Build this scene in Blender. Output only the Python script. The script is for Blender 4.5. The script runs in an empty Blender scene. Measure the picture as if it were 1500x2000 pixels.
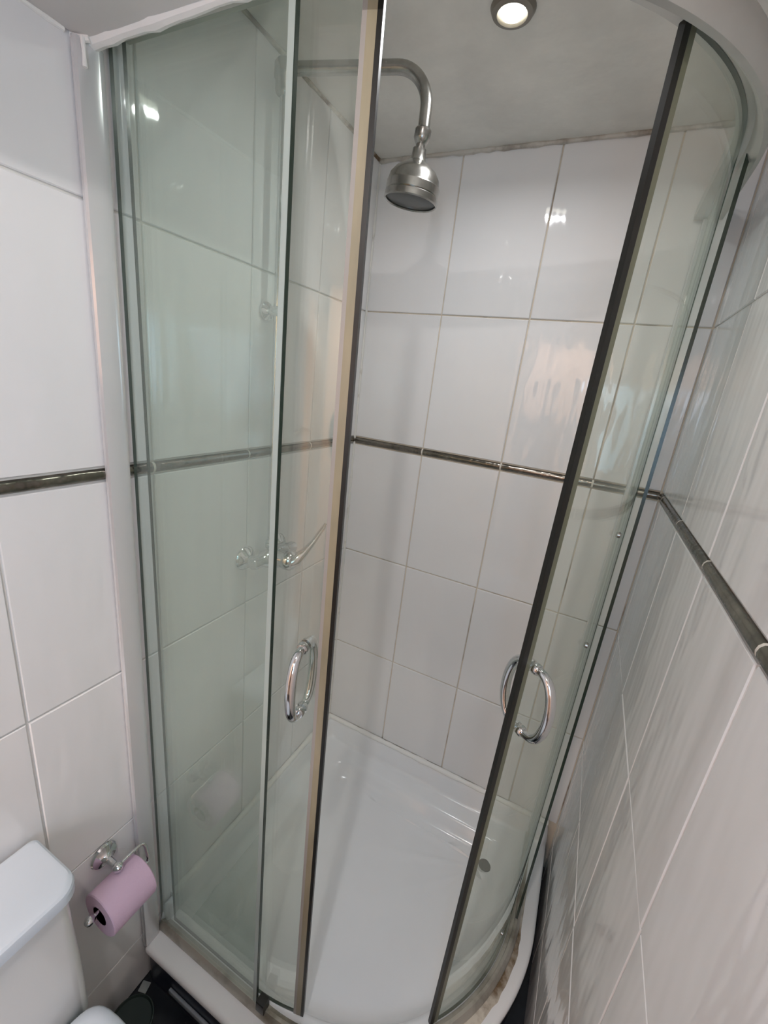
import bpy, bmesh, math, random
from mathutils import Vector, Matrix
random.seed(7)
SC = bpy.context.scene
COL = SC.collection
PI = math.pi

# ------------------------------------------------------------------ camera
F_PX = 835.1
CAM = Vector((0.7309, -1.2934, 1.5774))
YAW, PITCH, ROLL = math.radians(-24.42), math.radians(-17.11), math.radians(6.755)
fwd = Vector((math.sin(YAW) * math.cos(PITCH), math.cos(YAW) * math.cos(PITCH), math.sin(PITCH)))
rgt = fwd.cross(Vector((0, 0, 1))).normalized()
upv = rgt.cross(fwd)
r2 = rgt * math.cos(ROLL) + upv * math.sin(ROLL)
u2 = -rgt * math.sin(ROLL) + upv * math.cos(ROLL)
cam_data = bpy.data.cameras.new('camera')
cam = bpy.data.objects.new('camera', cam_data)
COL.objects.link(cam)
cam.matrix_world = Matrix(((r2.x, u2.x, -fwd.x, CAM.x), (r2.y, u2.y, -fwd.y, CAM.y), (r2.z, u2.z, -fwd.z, CAM.z), (0, 0, 0, 1)))
cam_data.sensor_fit = 'HORIZONTAL'
cam_data.sensor_width = 36.0
cam_data.lens = 36.0 * F_PX / 1500.0
cam_data.clip_start = 0.01
SC.camera = cam

# ------------------------------------------------------------------ world, exposure
W = bpy.data.worlds.new('world')
SC.world = W
W.use_nodes = True
W.node_tree.nodes['Background'].inputs[0].default_value = (0.75, 0.85, 1.0, 1)
W.node_tree.nodes['Background'].inputs[1].default_value = 0.6
SC.view_settings.view_transform = 'Standard'
SC.view_settings.look = 'None'
SC.view_settings.exposure = 0.12
SC.view_settings.gamma = 1.0
SC.view_settings.use_curve_mapping = False
SC.cycles.max_bounces = 16
SC.cycles.transparent_max_bounces = 32
SC.cycles.glossy_bounces = 8
SC.cycles.diffuse_bounces = 8


def area(name, loc, power, size, color, target, shape='DISK', size_y=None, spread=None):
    l = bpy.data.lights.new(name, 'AREA')
    l.energy = power
    l.shape = shape
    l.size = size
    if size_y:
        l.size_y = size_y
    l.color = color
    if spread:
        l.spread = math.radians(spread)
    o = bpy.data.objects.new(name, l)
    COL.objects.link(o)
    o.location = loc
    d = Vector(target) - Vector(loc)
    o.rotation_euler = d.to_track_quat('-Z', 'Y').to_euler()
    return o


# added cool fill at an unseen window behind the camera, warm lamp of the hall
area('cool_fill_light', (0.895, -1.85, 1.42), 7.0, 0.55, (0.45, 0.72, 1.0), (0.0, -1.0, 0.9), 'RECTANGLE', 0.62)
area('hall_light', (0.4, -3.0, 2.25), 36.0, 0.35, (1.0, 0.82, 0.72), (0.4, -2.9, 0.0))
area('hall_fill_left', (-0.62, -2.05, 2.36), 26.0, 0.25, (1.0, 0.82, 0.72), (-0.8, -2.1, 0.0), spread=140)  # second warm fill, added so the left opening reflects brighter
area('downlight_light', (0.455, -0.412, 2.150), 1.7, 0.035, (0.97, 0.98, 1.0), (0.455, -0.412, 0.0), spread=166)
area('ceiling_light', (0.62, -1.45, 2.155), 4.2, 0.035, (1.0, 0.94, 0.92), (0.52, -1.10, 0.0))


# ------------------------------------------------------------------ materials
def new_mat(name):
    m = bpy.data.materials.new(name)
    m.use_nodes = True
    nt = m.node_tree
    nt.nodes.clear()
    out = nt.nodes.new('ShaderNodeOutputMaterial')
    return m, nt, out


def N(nt, typ, **kw):
    n = nt.nodes.new(typ)
    for k, v in kw.items():
        if k.startswith('in_'):
            n.inputs[k[3:].replace('_', ' ')].default_value = v
        else:
            setattr(n, k, v)
    return n


def wpos(nt, scale=(1, 1, 1)):
    g = N(nt, 'ShaderNodeNewGeometry')
    mp = N(nt, 'ShaderNodeMapping')
    mp.inputs['Scale'].default_value = scale
    nt.links.new(g.outputs['Position'], mp.inputs['Vector'])
    return mp.outputs['Vector']


def noise(nt, vec, scale, detail=3.0, rough=0.55):
    n = N(nt, 'ShaderNodeTexNoise')
    n.inputs['Scale'].default_value = scale
    n.inputs['Detail'].default_value = detail
    n.inputs['Roughness'].default_value = rough
    nt.links.new(vec, n.inputs['Vector'])
    return n.outputs['Fac']


def ramp(nt, fac, stops):
    r = N(nt, 'ShaderNodeValToRGB')
    els = r.color_ramp.elements
    while len(els) < len(stops):
        els.new(0.5)
    for e, (p, c) in zip(els, stops):
        e.position = p
        e.color = (c[0], c[1], c[2], 1)
    nt.links.new(fac, r.inputs['Fac'])
    return r.outputs['Color']


def pbr(name, color, rough=0.5, metal=0.0, var=0.0, vscale=12.0, vstretch=(1, 1, 1), bump=0.0, bscale=20.0,
        bstretch=(1, 1, 1), spec=0.5, rvar=0.0, coat=0.0, color2=None, lo=0.35, hi=0.65, trans=0.0):
    m, nt, out = new_mat(name)
    p = N(nt, 'ShaderNodeBsdfPrincipled')
    nt.links.new(p.outputs[0], out.inputs[0])
    p.inputs['Roughness'].default_value = rough
    p.inputs['Metallic'].default_value = metal
    p.inputs['Specular IOR Level'].default_value = spec
    p.inputs['Coat Weight'].default_value = coat
    c2 = color2 if color2 else tuple(max(0, c * (1 - var)) for c in color)
    if var > 0 or color2:
        f = noise(nt, wpos(nt, vstretch), vscale, 5.0, 0.6)
        nt.links.new(ramp(nt, f, [(lo, color), (hi, c2)]), p.inputs['Base Color'])
    else:
        p.inputs['Base Color'].default_value = (*color, 1)
    if rvar > 0:
        f = noise(nt, wpos(nt, vstretch), vscale * 2.3, 4.0)
        mr = N(nt, 'ShaderNodeMapRange')
        mr.inputs['To Min'].default_value = rough
        mr.inputs['To Max'].default_value = rough + rvar
        nt.links.new(f, mr.inputs['Value'])
        nt.links.new(mr.outputs[0], p.inputs['Roughness'])
    if bump > 0:
        f = noise(nt, wpos(nt, bstretch), bscale, 2.0)
        b = N(nt, 'ShaderNodeBump')
        b.inputs['Distance'].default_value = bump
        b.inputs['Strength'].default_value = 1.0
        nt.links.new(f, b.inputs['Height'])
        nt.links.new(b.outputs[0], p.inputs['Normal'])
    return m


def glass_mat(name, tint, haze, haze_col=(0.75, 0.82, 0.78), stain=0.25):
    # thin shower glass: tinted transmission, mirror reflection, a film of limescale
    m, nt, out = new_mat(name)
    t = N(nt, 'ShaderNodeBsdfTransparent')
    t.inputs['Color'].default_value = (*tint, 1)
    g = N(nt, 'ShaderNodeBsdfGlossy')
    g.inputs['Roughness'].default_value = 0.015
    g.inputs['Color'].default_value = (0.95, 1.0, 0.97, 1)
    d = N(nt, 'ShaderNodeBsdfDiffuse')
    d.inputs['Color'].default_value = (*haze_col, 1)
    f = noise(nt, wpos(nt, (1, 1, 0.12)), 22.0, 4.0)
    mr = N(nt, 'ShaderNodeMapRange')
    mr.inputs['From Min'].default_value = 0.3
    mr.inputs['From Max'].default_value = 0.7
    mr.inputs['To Min'].default_value = haze * (1 - stain)
    mr.inputs['To Max'].default_value = haze * (1 + stain)
    nt.links.new(f, mr.inputs['Value'])
    mx = N(nt, 'ShaderNodeMixShader')
    nt.links.new(mr.outputs[0], mx.inputs[0])
    nt.links.new(t.outputs[0], mx.inputs[1])
    nt.links.new(d.outputs[0], mx.inputs[2])
    ge = N(nt, 'ShaderNodeNewGeometry')
    dt = N(nt, 'ShaderNodeVectorMath', operation='DOT_PRODUCT')
    nt.links.new(ge.outputs['Normal'], dt.inputs[0])
    nt.links.new(ge.outputs['Incoming'], dt.inputs[1])

    def mth(op, a, b=None):
        n = N(nt, 'ShaderNodeMath', operation=op)
        for i, v in enumerate((a, b)):
            if v is None:
                continue
            if isinstance(v, (int, float)):
                n.inputs[i].default_value = v
            else:
                nt.links.new(v, n.inputs[i])
        return n.outputs[0]
    # Schlick reflectance of one glass face, the same from either side
    sch = mth('ADD', mth('MULTIPLY', mth('POWER', mth('SUBTRACT', 1.0, mth('ABSOLUTE', dt.outputs['Value'])), 5.0), 0.955), 0.045)
    mx2 = N(nt, 'ShaderNodeMixShader')
    nt.links.new(sch, mx2.inputs[0])
    nt.links.new(mx.outputs[0], mx2.inputs[1])
    nt.links.new(g.outputs[0], mx2.inputs[2])
    nt.links.new(mx2.outputs[0], out.inputs[0])
    return m


def emit(name, color, strength):
    m, nt, out = new_mat(name)
    e = N(nt, 'ShaderNodeEmission')
    e.inputs[0].default_value = (*color, 1)
    e.inputs[1].default_value = strength
    nt.links.new(e.outputs[0], out.inputs[0])
    return m


def stained(name, base, dirt, rough, zscale=1.0, lo=0.45, hi=0.62, scale=9.0, metal=0.0):
    return pbr(name, base, rough=rough, metal=metal, color2=dirt, lo=lo, hi=hi, vscale=scale, vstretch=(1, 1, zscale), bump=0.0006, bscale=60)


M = {}
M['tile'] = pbr('white_tile', (0.80, 0.795, 0.80), rough=0.035, var=0.03, vscale=3.0, bump=0.0030, bscale=15.0, bstretch=(1, 1, 0.28), rvar=0.03)
M['grout_white'] = pbr('white_grout', (0.70, 0.69, 0.66), rough=0.8, var=0.1, vscale=20)
M['grout_tan'] = stained('stained_grout', (0.66, 0.59, 0.49), (0.17, 0.13, 0.10), 0.85, 0.5, 0.54, 0.68, 7.0)
M['joint'] = pbr('joint_grout', (0.66, 0.62, 0.56), rough=0.85)
M['sealant'] = stained('white_sealant', (0.72, 0.71, 0.68), (0.36, 0.31, 0.24), 0.45, 1.0, 0.55, 0.72, 12.0)
M['mould_bead'] = stained('mouldy_sealant', (0.56, 0.53, 0.48), (0.27, 0.23, 0.19), 0.5, 1.0, 0.46, 0.64, 12.0)
M['sealant_clean'] = pbr('fresh_sealant', (0.85, 0.84, 0.82), rough=0.4, bump=0.002, bscale=45)
M['border'] = pbr('gunmetal_border', (0.27, 0.245, 0.21), rough=0.14, metal=1.0, var=0.4, vscale=25, bump=0.003, bscale=30, rvar=0.15)
M['ceiling'] = pbr('ceiling_paint', (0.80, 0.785, 0.735), rough=0.75, var=0.13, vscale=7.0, bump=0.0015, bscale=30)
M['soffit'] = pbr('soffit_paint', (0.72, 0.70, 0.69), rough=0.5, var=0.04, vscale=6)
M['floor'] = pbr('dark_floor', (0.018, 0.022, 0.028), rough=0.25, var=0.4, vscale=10)
M['peach'] = pbr('peach_wall', (0.82, 0.66, 0.54), rough=0.8)
M['hallfloor'] = pbr('hall_carpet', (0.25, 0.2, 0.16), rough=0.9, var=0.2, vscale=40)
M['white_paint'] = pbr('white_gloss_paint', (0.78, 0.77, 0.74), rough=0.3)
M['acrylic'] = pbr('white_acrylic', (0.86, 0.87, 0.89), rough=0.16, var=0.03, vscale=4, coat=0.2)
M['grime'] = stained('grimy_sealant', (0.62, 0.58, 0.50), (0.16, 0.10, 0.05), 0.6, 1.0, 0.42, 0.60, 11.0)
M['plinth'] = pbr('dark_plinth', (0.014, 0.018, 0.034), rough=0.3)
M['plinthstrip'] = pbr('grey_strip', (0.30, 0.34, 0.38), rough=0.35)
M['chrome'] = pbr('chrome', (0.72, 0.73, 0.74), rough=0.06, metal=1.0, rvar=0.05, vscale=30)
M['dullchrome'] = pbr('limescaled_chrome', (0.46, 0.45, 0.42), rough=0.16, metal=1.0, var=0.25, vscale=40, rvar=0.16)
M['spray'] = pbr('spray_plate', (0.07, 0.075, 0.075), rough=0.4, metal=0.1)
M['drain'] = pbr('drain_steel', (0.52, 0.54, 0.55), rough=0.35, metal=0.1)
M['alu'] = pbr('white_aluminium', (0.68, 0.68, 0.69), rough=0.14, metal=0.35, rvar=0.05)
M['track'] = pbr('satin_track', (0.52, 0.52, 0.49), rough=0.32, metal=0.6, var=0.08, vscale=9, rvar=0.1)
M['rail'] = stained('grimy_rail', (0.50, 0.48, 0.43), (0.15, 0.12, 0.08), 0.38, 1.0, 0.45, 0.7, 8.0, 0.5)
M['glass'] = glass_mat('shower_glass', (0.905, 0.935, 0.918), 0.085, (0.56, 0.62, 0.59))
M['glass_door'] = glass_mat('door_glass', (0.940, 0.955, 0.925), 0.045, (0.56, 0.60, 0.55))
M['glass_edge'] = pbr('green_glass_edge', (0.022, 0.036, 0.026), rough=0.2)
M['black_rubber'] = pbr('black_rubber', (0.010, 0.009, 0.007), rough=0.4)
M['cream_seal'] = pbr('yellowed_vinyl', (0.37, 0.325, 0.22), rough=0.35, var=0.25, vscale=18, vstretch=(1, 1, 0.2))
M['clear_seal'] = pbr('pale_vinyl', (0.40, 0.46, 0.43), rough=0.25)
M['pinkish_seal'] = pbr('milky_vinyl', (0.36, 0.335, 0.31), rough=0.3)
M['ceramic'] = pbr('white_ceramic', (0.80, 0.81, 0.82), rough=0.1, coat=0.3)
M['ceramic_grey'] = pbr('cistern_ceramic', (0.72, 0.72, 0.71), rough=0.14)
M['olive_seal'] = pbr('olive_vinyl', (0.16, 0.165, 0.11), rough=0.3)
M['plastic'] = pbr('white_plastic', (0.62, 0.68, 0.75), rough=0.2)
M['paper'] = pbr('pink_paper', (0.66, 0.47, 0.60), rough=0.95, bump=0.0006, bscale=220)
M['card'] = pbr('brown_card', (0.10, 0.06, 0.05), rough=0.9)
M['bulb'] = emit('lamp_glow', (1.0, 0.97, 0.82), 7.0)
M['bezel'] = pbr('dull_bezel', (0.22, 0.20, 0.17), rough=0.35, metal=0.5)
M['fill_glow'] = emit('cool_fill_glow', (0.80, 0.90, 1.0), 2.0)
M['pot'] = pbr('dark_green_plastic', (0.012, 0.022, 0.020), rough=0.4)
M['scrap'] = pbr('grey_scrap', (0.30, 0.34, 0.34), rough=0.7)


# ------------------------------------------------------------------ mesh helpers
def link(name, me, mats, parent=None, loc=None):
    o = bpy.data.objects.new(name, me)
    if not isinstance(mats, (list, tuple)):
        mats = [mats]
    if len(me.materials) == 0:
        for m in mats:
            me.materials.append(m)
    COL.objects.link(o)
    if parent:
        o.parent = parent
    if loc:
        o.location = loc
    return o


def mesh(name, V, Fc, mats, parent=None, smooth=True, mi=None, angle=35):
    me = bpy.data.meshes.new(name)
    me.from_pydata([tuple(v) for v in V], [], Fc)
    if mi:
        me.polygons.foreach_set('material_index', mi)
    bm = bmesh.new()
    bm.from_mesh(me)
    bmesh.ops.recalc_face_normals(bm, faces=bm.faces)
    bm.to_mesh(me)
    bm.free()
    if smooth:
        me.polygons.foreach_set('use_smooth', [True] * len(me.polygons))
        me.set_sharp_from_angle(angle=math.radians(angle))
    me.update()
    return link(name, me, mats, parent)


def box(name, lo, hi, mat, parent=None, bevel=0.0, seg=2):
    bm = bmesh.new()
    bmesh.ops.create_cube(bm, size=1.0)
    for v in bm.verts:
        v.co = Vector([(lo[i] + hi[i]) / 2 + v.co[i] * (hi[i] - lo[i]) for i in range(3)])
    if bevel:
        bmesh.ops.bevel(bm, geom=bm.edges[:], offset=bevel, segments=seg, affect='EDGES', profile=0.5)
    me = bpy.data.meshes.new(name)
    bm.to_mesh(me)
    bm.free()
    if bevel:
        me.polygons.foreach_set('use_smooth', [True] * len(me.polygons))
        me.set_sharp_from_angle(angle=math.radians(40))
    return link(name, me, mat, parent)


def empty(name, loc=(0, 0, 0)):
    o = bpy.data.objects.new(name, None)
    o.location = loc
    o.empty_display_size = 0.05
    COL.objects.link(o)
    return o


def tag(o, label, cat, group=None):
    o['label'] = label
    o['category'] = cat
    if group:
        o['group'] = group
    return o


def struct(o):
    o['kind'] = 'structure'
    return o


def frames(path, closed=False):
    P = [Vector(p) for p in path]
    n = len(P)
    T = []
    for i in range(n):
        a = P[i - 1] if (i > 0 or closed) else P[i]
        b = P[(i + 1) % n] if (i < n - 1 or closed) else P[i]
        T.append((b - a).normalized())
    ref = Vector((0, 0, 1)) if abs(T[0].z) < 0.9 else Vector((1, 0, 0))
    nrm = (ref - T[0] * ref.dot(T[0])).normalized()
    out = []
    for i in range(n):
        nrm = (nrm - T[i] * nrm.dot(T[i])).normalized()
        out.append((P[i], nrm.copy(), T[i].cross(nrm)))
    return out


def tube(name, path, rad, mat, parent=None, seg=16, closed=False, sq=None):
    fr = frames(path, closed)
    n = len(fr)
    V, Fc = [], []
    for i, (p, a, b) in enumerate(fr):
        r = rad[i] if isinstance(rad, (list, tuple)) else rad
        for k in range(seg):
            t = 2 * PI * k / seg
            rb = r * (sq if sq else 1)
            V.append(p + a * (rb * math.cos(t)) + b * (r * math.sin(t)))
    m = n if closed else n - 1
    for i in range(m):
        for k in range(seg):
            j = (i + 1) % n
            Fc.append((i * seg + k, i * seg + (k + 1) % seg, j * seg + (k + 1) % seg, j * seg + k))
    if not closed:
        Fc.append(tuple(range(seg)))
        Fc.append(tuple((n - 1) * seg + k for k in range(seg)))
    return mesh(name, V, Fc, mat, parent)


def lathe(name, prof, origin, axis, mat, parent=None, seg=32, angle=35):
    ax = Vector(axis).normalized()
    ref = Vector((0, 0, 1)) if abs(ax.z) < 0.9 else Vector((1, 0, 0))
    a = (ref - ax * ref.dot(ax)).normalized()
    b = ax.cross(a)
    O = Vector(origin)
    V, Fc = [], []
    for (r, h) in prof:
        for k in range(seg):
            t = 2 * PI * k / seg
            V.append(O + ax * h + a * (r * math.cos(t)) + b * (r * math.sin(t)))
    for i in range(len(prof) - 1):
        for k in range(seg):
            Fc.append((i * seg + k, i * seg + (k + 1) % seg, (i + 1) * seg + (k + 1) % seg, (i + 1) * seg + k))
    if prof[0][0] > 1e-6:
        Fc.append(tuple(range(seg)))
    if prof[-1][0] > 1e-6:
        Fc.append(tuple((len(prof) - 1) * seg + k for k in range(seg)))
    o = mesh(name, V, Fc, mat, parent, angle=angle)
    return o


def arc_pts(c, r, a0, a1, n, plane='xz'):
    res = []
    for i in range(n + 1):
        t = a0 + (a1 - a0) * i / n
        res.append((c[0] + r * math.cos(t), c[1] + r * math.sin(t)))
    return res


# ------------------------------------------------------------------ plan of the quadrant enclosure
CX, CY = 0.35, -0.30


def plan_at(R, s):
    """point and outward normal on the enclosure line at offset radius R. s < 0: straight left part (metres before
    the arc), 0..1: the quarter arc, > 1: straight right part (metres beyond the arc + 1)"""
    if s < 0:
        return Vector((CX + s, CY - R)), Vector((0, -1))
    if s > 1:
        return Vector((CX + R, CY + (s - 1))), Vector((1, 0))
    a = -PI / 2 + s * PI / 2
    return Vector((CX + R * math.cos(a), CY + R * math.sin(a))), Vector((math.cos(a), math.sin(a)))


def plan_s(s0, s1):
    k = [i / 40 for i in range(41)]
    return [s0] + sorted(x for x in k if s0 + 1e-6 < x < s1 - 1e-6) + [s1]


def plan_pts(R, s0, s1):
    return [plan_at(R, x) for x in plan_s(s0, s1)]


def ang(deg):
    return (deg + 90) / 90.0


def sweep(name, R, s0, s1, prof, mat, parent=None, mi_fn=None, smooth=True, angle=35, lean=0.0, dx=0.0):
    """prof: closed loop of (dr, z)"""
    pp = plan_s(s0, s1)
    n = len(prof)
    V, Fc, mi = [], [], []
    for sv in pp:
        for (dr, z) in prof:
            p, nn = plan_at(R, sv + lean * (z - 1.07))
            q = p + nn * dr
            V.append((q.x + dx, q.y, z))
    for i in range(len(pp) - 1):
        for k in range(n):
            Fc.append((i * n + k, i * n + (k + 1) % n, (i + 1) * n + (k + 1) % n, (i + 1) * n + k))
            mi.append(mi_fn(k) if mi_fn else 0)
    e = 1 if mi_fn else 0
    Fc.append(tuple(range(n)))
    mi.append(e)
    Fc.append(tuple((len(pp) - 1) * n + k for k in range(n)))
    mi.append(e)
    return mesh(name, V, Fc, mat, parent, smooth=smooth, mi=mi, angle=angle)


def rect(d0, d1, z0, z1):
    return [(d0, z0), (d1, z0), (d1, z1), (d0, z1)]


def rrect(d0, d1, z0, z1, b, n=3):
    out = []
    for (cx, cz, a0) in ((d1 - b, z0 + b, -PI / 2), (d1 - b, z1 - b, 0), (d0 + b, z1 - b, PI / 2), (d0 + b, z0 + b, PI)):
        for i in range(n + 1):
            t = a0 + PI / 2 * i / n
            out.append((cx + b * math.cos(t), cz + b * math.sin(t)))
    return out


# ------------------------------------------------------------------ room shell
XW = 0.922          # right wall
YF = -2.30          # wall behind the camera
ZC = 2.178          # ceiling over the shower
ZS = 1.962          # underside of the boxed soffit on the left

# tile walls: the slab is the grout plane, every tile is a part
TP = 0.2515
ROWS = [(0.0, 0.170), (0.170, 0.570), (0.570, 0.965), (0.965, 1.357), (1.381, 1.776), (1.776, ZC)]
JT = 0.0036
BJ = 0.0050


tile_cache = {}


def tile_mesh(w, h):
    key = (round(w, 4), round(h, 4))
    if key in tile_cache:
        return tile_cache[key]
    t, b = 0.006, 0.0016
    V = [(0, 0, 0), (w, 0, 0), (w, 0, h), (0, 0, h), (0, t - b, 0), (w, t - b, 0), (w, t - b, h), (0, t - b, h),
         (b, t, b), (w - b, t, b), (w - b, t, h - b), (b, t, h - b)]
    Fc = [(8, 9, 10, 11)]
    for k in range(4):
        j = (k + 1) % 4
        Fc.append((k, j, 4 + j, 4 + k))
        Fc.append((4 + k, 4 + j, 8 + j, 8 + k))
    me = bpy.data.meshes.new('tile')
    me.from_pydata(V, [], Fc)
    bm = bmesh.new()
    bm.from_mesh(me)
    bmesh.ops.recalc_face_normals(bm, faces=bm.faces)
    if sum(f.normal.y * f.calc_area() for f in bm.faces) < 0:
        bmesh.ops.reverse_faces(bm, faces=bm.faces)
    bm.to_mesh(me)
    bm.free()
    me.materials.append(M['tile'])
    tile_cache[key] = me
    return me


def border_mesh(w, mat='border', k=1.0):
    key = (mat, round(w, 4))
    if key in tile_cache:
        return tile_cache[key]
    n = 6
    h = 0.0205
    V, Fc = [], []
    for x in (0, w):
        for i in range(n + 1):
            a = PI * i / n
            V.append((x, 0.002 + 0.0085 * k * math.sin(a), h / 2 - h / 2 * math.cos(a)))
    for i in range(n):
        Fc.append((i, i + 1, n + 1 + i + 1, n + 1 + i))
    Fc.append(tuple(range(n + 1)))
    Fc.append(tuple(range(n + 1, 2 * n + 2)))
    me = bpy.data.meshes.new('border_tile')
    me.from_pydata(V, [], Fc)
    bm = bmesh.new()
    bm.from_mesh(me)
    bmesh.ops.recalc_face_normals(bm, faces=bm.faces)
    if sum(f.normal.y * f.calc_area() for f in bm.faces) < 0:
        bmesh.ops.reverse_faces(bm, faces=bm.faces)
    bm.to_mesh(me)
    bm.free()
    me.polygons.foreach_set('use_smooth', [True] * len(me.polygons))
    me.set_sharp_from_angle(angle=math.radians(50))
    me.materials.append(M[mat])
    tile_cache[key] = me
    return me


def place(me, name, parent, p, u, nrm, tilt=True):
    """tile with origin p, width along u, outward normal nrm"""
    o = bpy.data.objects.new(name, me)
    COL.objects.link(o)
    u = Vector(u)
    nn = Vector(nrm)
    z = Vector((0, 0, 1))
    mt = Matrix(((u.x, nn.x, z.x, p[0]), (u.y, nn.y, z.y, p[1]), (u.z, nn.z, z.z, p[2]), (0, 0, 0, 1)))
    if tilt:
        mt = mt @ Matrix.Rotation(math.radians(random.uniform(-0.18, 0.18)), 4, 'Z') @ Matrix.Rotation(math.radians(random.uniform(-0.12, 0.12)), 4, 'X')
    o.parent = parent
    o.matrix_world = mt
    return o


def tile_wall(wall, cols, rows_fn, pos_fn, u, nrm):
    for (a0, a1) in cols:
        rows = rows_fn(a0, a1)
        for (z0, z1) in rows:
            w, h = (a1 - a0) - JT, (z1 - z0) - JT
            if w < 0.01 or h < 0.01:
                continue
            p = pos_fn(a0 + JT / 2, z0 + JT / 2)
            place(tile_mesh(w, h), 'tile', wall, p, u, nrm)
        p = pos_fn(a0 + BJ / 2, 1.3588)
        place(border_mesh((a1 - a0) - BJ), 'border_tile', wall, p, u, nrm, tilt=False)
        if a0 > 0:
            place(border_mesh(BJ, 'joint', 0.97), 'grout_joint', wall, pos_fn(a0 - BJ / 2, 1.3588), u, nrm, tilt=False)


SHROWS = [(0.207, 0.570)] + ROWS[2:]
TT = 0.006   # tile thickness: tile faces lie in the wall planes
# back wall (the tiles end at the tray)
wb = struct(box('wall_back', (-0.15, TT - 0.0022, -0.02), (XW + 0.15, 0.15, 2.5), M['grout_tan']))
cols_b = [(0.0, 0.2525), (0.2525, 0.5055), (0.5055, 0.7585), (0.7585, 0.9215)]
tile_wall(wb, cols_b, lambda a, b: SHROWS, lambda a, z: (a, TT, z), (1, 0, 0), (0, -1, 0))
# left wall
YD = -1.690         # the left wall ends here at an opening to the hall
wl = struct(box('wall_left', (-0.15, YD, -0.02), (-TT + 0.0022, 0.004, 2.5), M['grout_white']))
box('wall_panel', (-0.15, YF - 0.1, 1.83), (-0.004, YD, 2.5), M['white_paint'], wl)
cols_l = []
y = 0.0
for wdt in [0.2575] + [TP] * 5 + [0.172]:
    cols_l.append((y, y + wdt))
    y += wdt
tile_wall(wl, cols_l, lambda a, b: SHROWS if b < 0.80 else (ROWS if a < 0.9 else ROWS[:-1] + [(1.776, ZS)]),
          lambda a, z: (-TT, -a, z), (0, -1, 0), (1, 0, 0))
# right wall
wr = struct(box('wall_right', (XW + TT - 0.0022, YF - 0.1, -0.02), (XW + 0.15, 0.004, 2.5), M['grout_white']))
cols_r = []
y = 0.0
for wdt in [0.05] + [TP] * 8 + [0.23]:
    cols_r.append((y, y + wdt))
    y += wdt
tile_wall(wr, cols_r, lambda a, b: ROWS, lambda a, z: (XW + TT, -a, z), (0, -1, 0), (-1, 0, 0))

fl = struct(box('floor', (-0.15, YF - 0.05, -0.08), (XW + 0.15, 0.15, 0.0), M['floor']))
ce = struct(box('ceiling', (-0.15, YF - 0.1, ZC), (XW + 0.15, 0.15, ZC + 0.08), M['ceiling']))
sof = struct(box('trim_1', (0.001, YF, ZS), (0.300, -0.834, ZC - 0.001), M['soffit'], bevel=0.004))
sof['label'] = 'white boxed soffit over the left wall'

# wall behind the camera with a doorway into a warm lit hall
wf = struct(box('wall_front', (-0.15, YF - 0.1, -0.02), (0.06, YF, 2.5), M['white_paint']))
box('wall_panel', (0.74, YF - 0.1, -0.02), (XW + 0.15, YF, 2.5), M['white_paint'], wf)
box('wall_panel', (0.06, YF - 0.1, 1.96), (0.74, YF, 2.5), M['white_paint'], wf)
hw = struct(box('wall_hall', (-1.2, YF - 1.25, -0.02), (2.2, YF - 1.2, 2.5), M['peach']))
box('wall_panel', (-1.2, YF - 1.2, -0.02), (-1.15, YD + 0.05, 2.5), M['peach'], hw)
box('wall_panel', (2.15, YF - 1.2, -0.02), (2.2, YF - 0.1, 2.5), M['peach'], hw)
box('wall_panel', (XW + 0.15, YF - 0.15, -0.02), (2.2, YF - 0.1, 2.5), M['peach'], hw)
box('wall_panel', (-1.15, YD, -0.02), (-0.15, YD + 0.05, 2.5), M['peach'], hw)
fh = struct(box('floor.001', (-1.2, YF - 1.25, -0.08), (2.2, YF - 0.05, 0.0), M['hallfloor']))
box('floor_panel', (-1.2, YF - 0.05, -0.08), (-0.15, YD + 0.05, 0.0), M['hallfloor'], fh)
ch_ = struct(box('ceiling.001', (-1.2, YF - 1.25, 2.42), (2.2, YF - 0.1, 2.5), M['white_paint']))
box('ceiling_panel', (-1.2, YF - 0.1, 2.42), (-0.15, YD + 0.05, 2.5), M['white_paint'], ch_)

# unseen glowing window, added as cool fill in the right wall behind the camera
fill_win = struct(box('fill_window_1', (XW - 0.004, -2.16, 1.08), (XW + 0.004, -1.54, 1.76), M['fill_glow']))
for (a, b) in (((XW - 0.02, -2.19, 1.05), (XW + 0.001, -1.51, 1.085)), ((XW - 0.02, -2.19, 1.755), (XW + 0.001, -1.51, 1.79)),
               ((XW - 0.02, -2.19, 1.085), (XW + 0.001, -2.155, 1.755)), ((XW - 0.02, -1.545, 1.085), (XW + 0.001, -1.51, 1.755))):
    box('fill_window_frame', a, b, M['white_paint'], fill_win, bevel=0.003)


# sealant beads in the shower corners and round the ceiling
def bead(name, path, r, mat, parent, jitter=0.0, seg=8):
    pts = []
    for i in range(len(path) - 1):
        a, b = Vector(path[i]), Vector(path[i + 1])
        n = max(2, int((b - a).length / 0.02))
        for k in range(n):
            pts.append(a.lerp(b, k / n))
    pts.append(Vector(path[-1]))
    rad = [r * (1 + random.uniform(-jitter, jitter)) for _ in pts]
    return tube(name, pts, rad, mat, parent, seg=seg)


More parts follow.
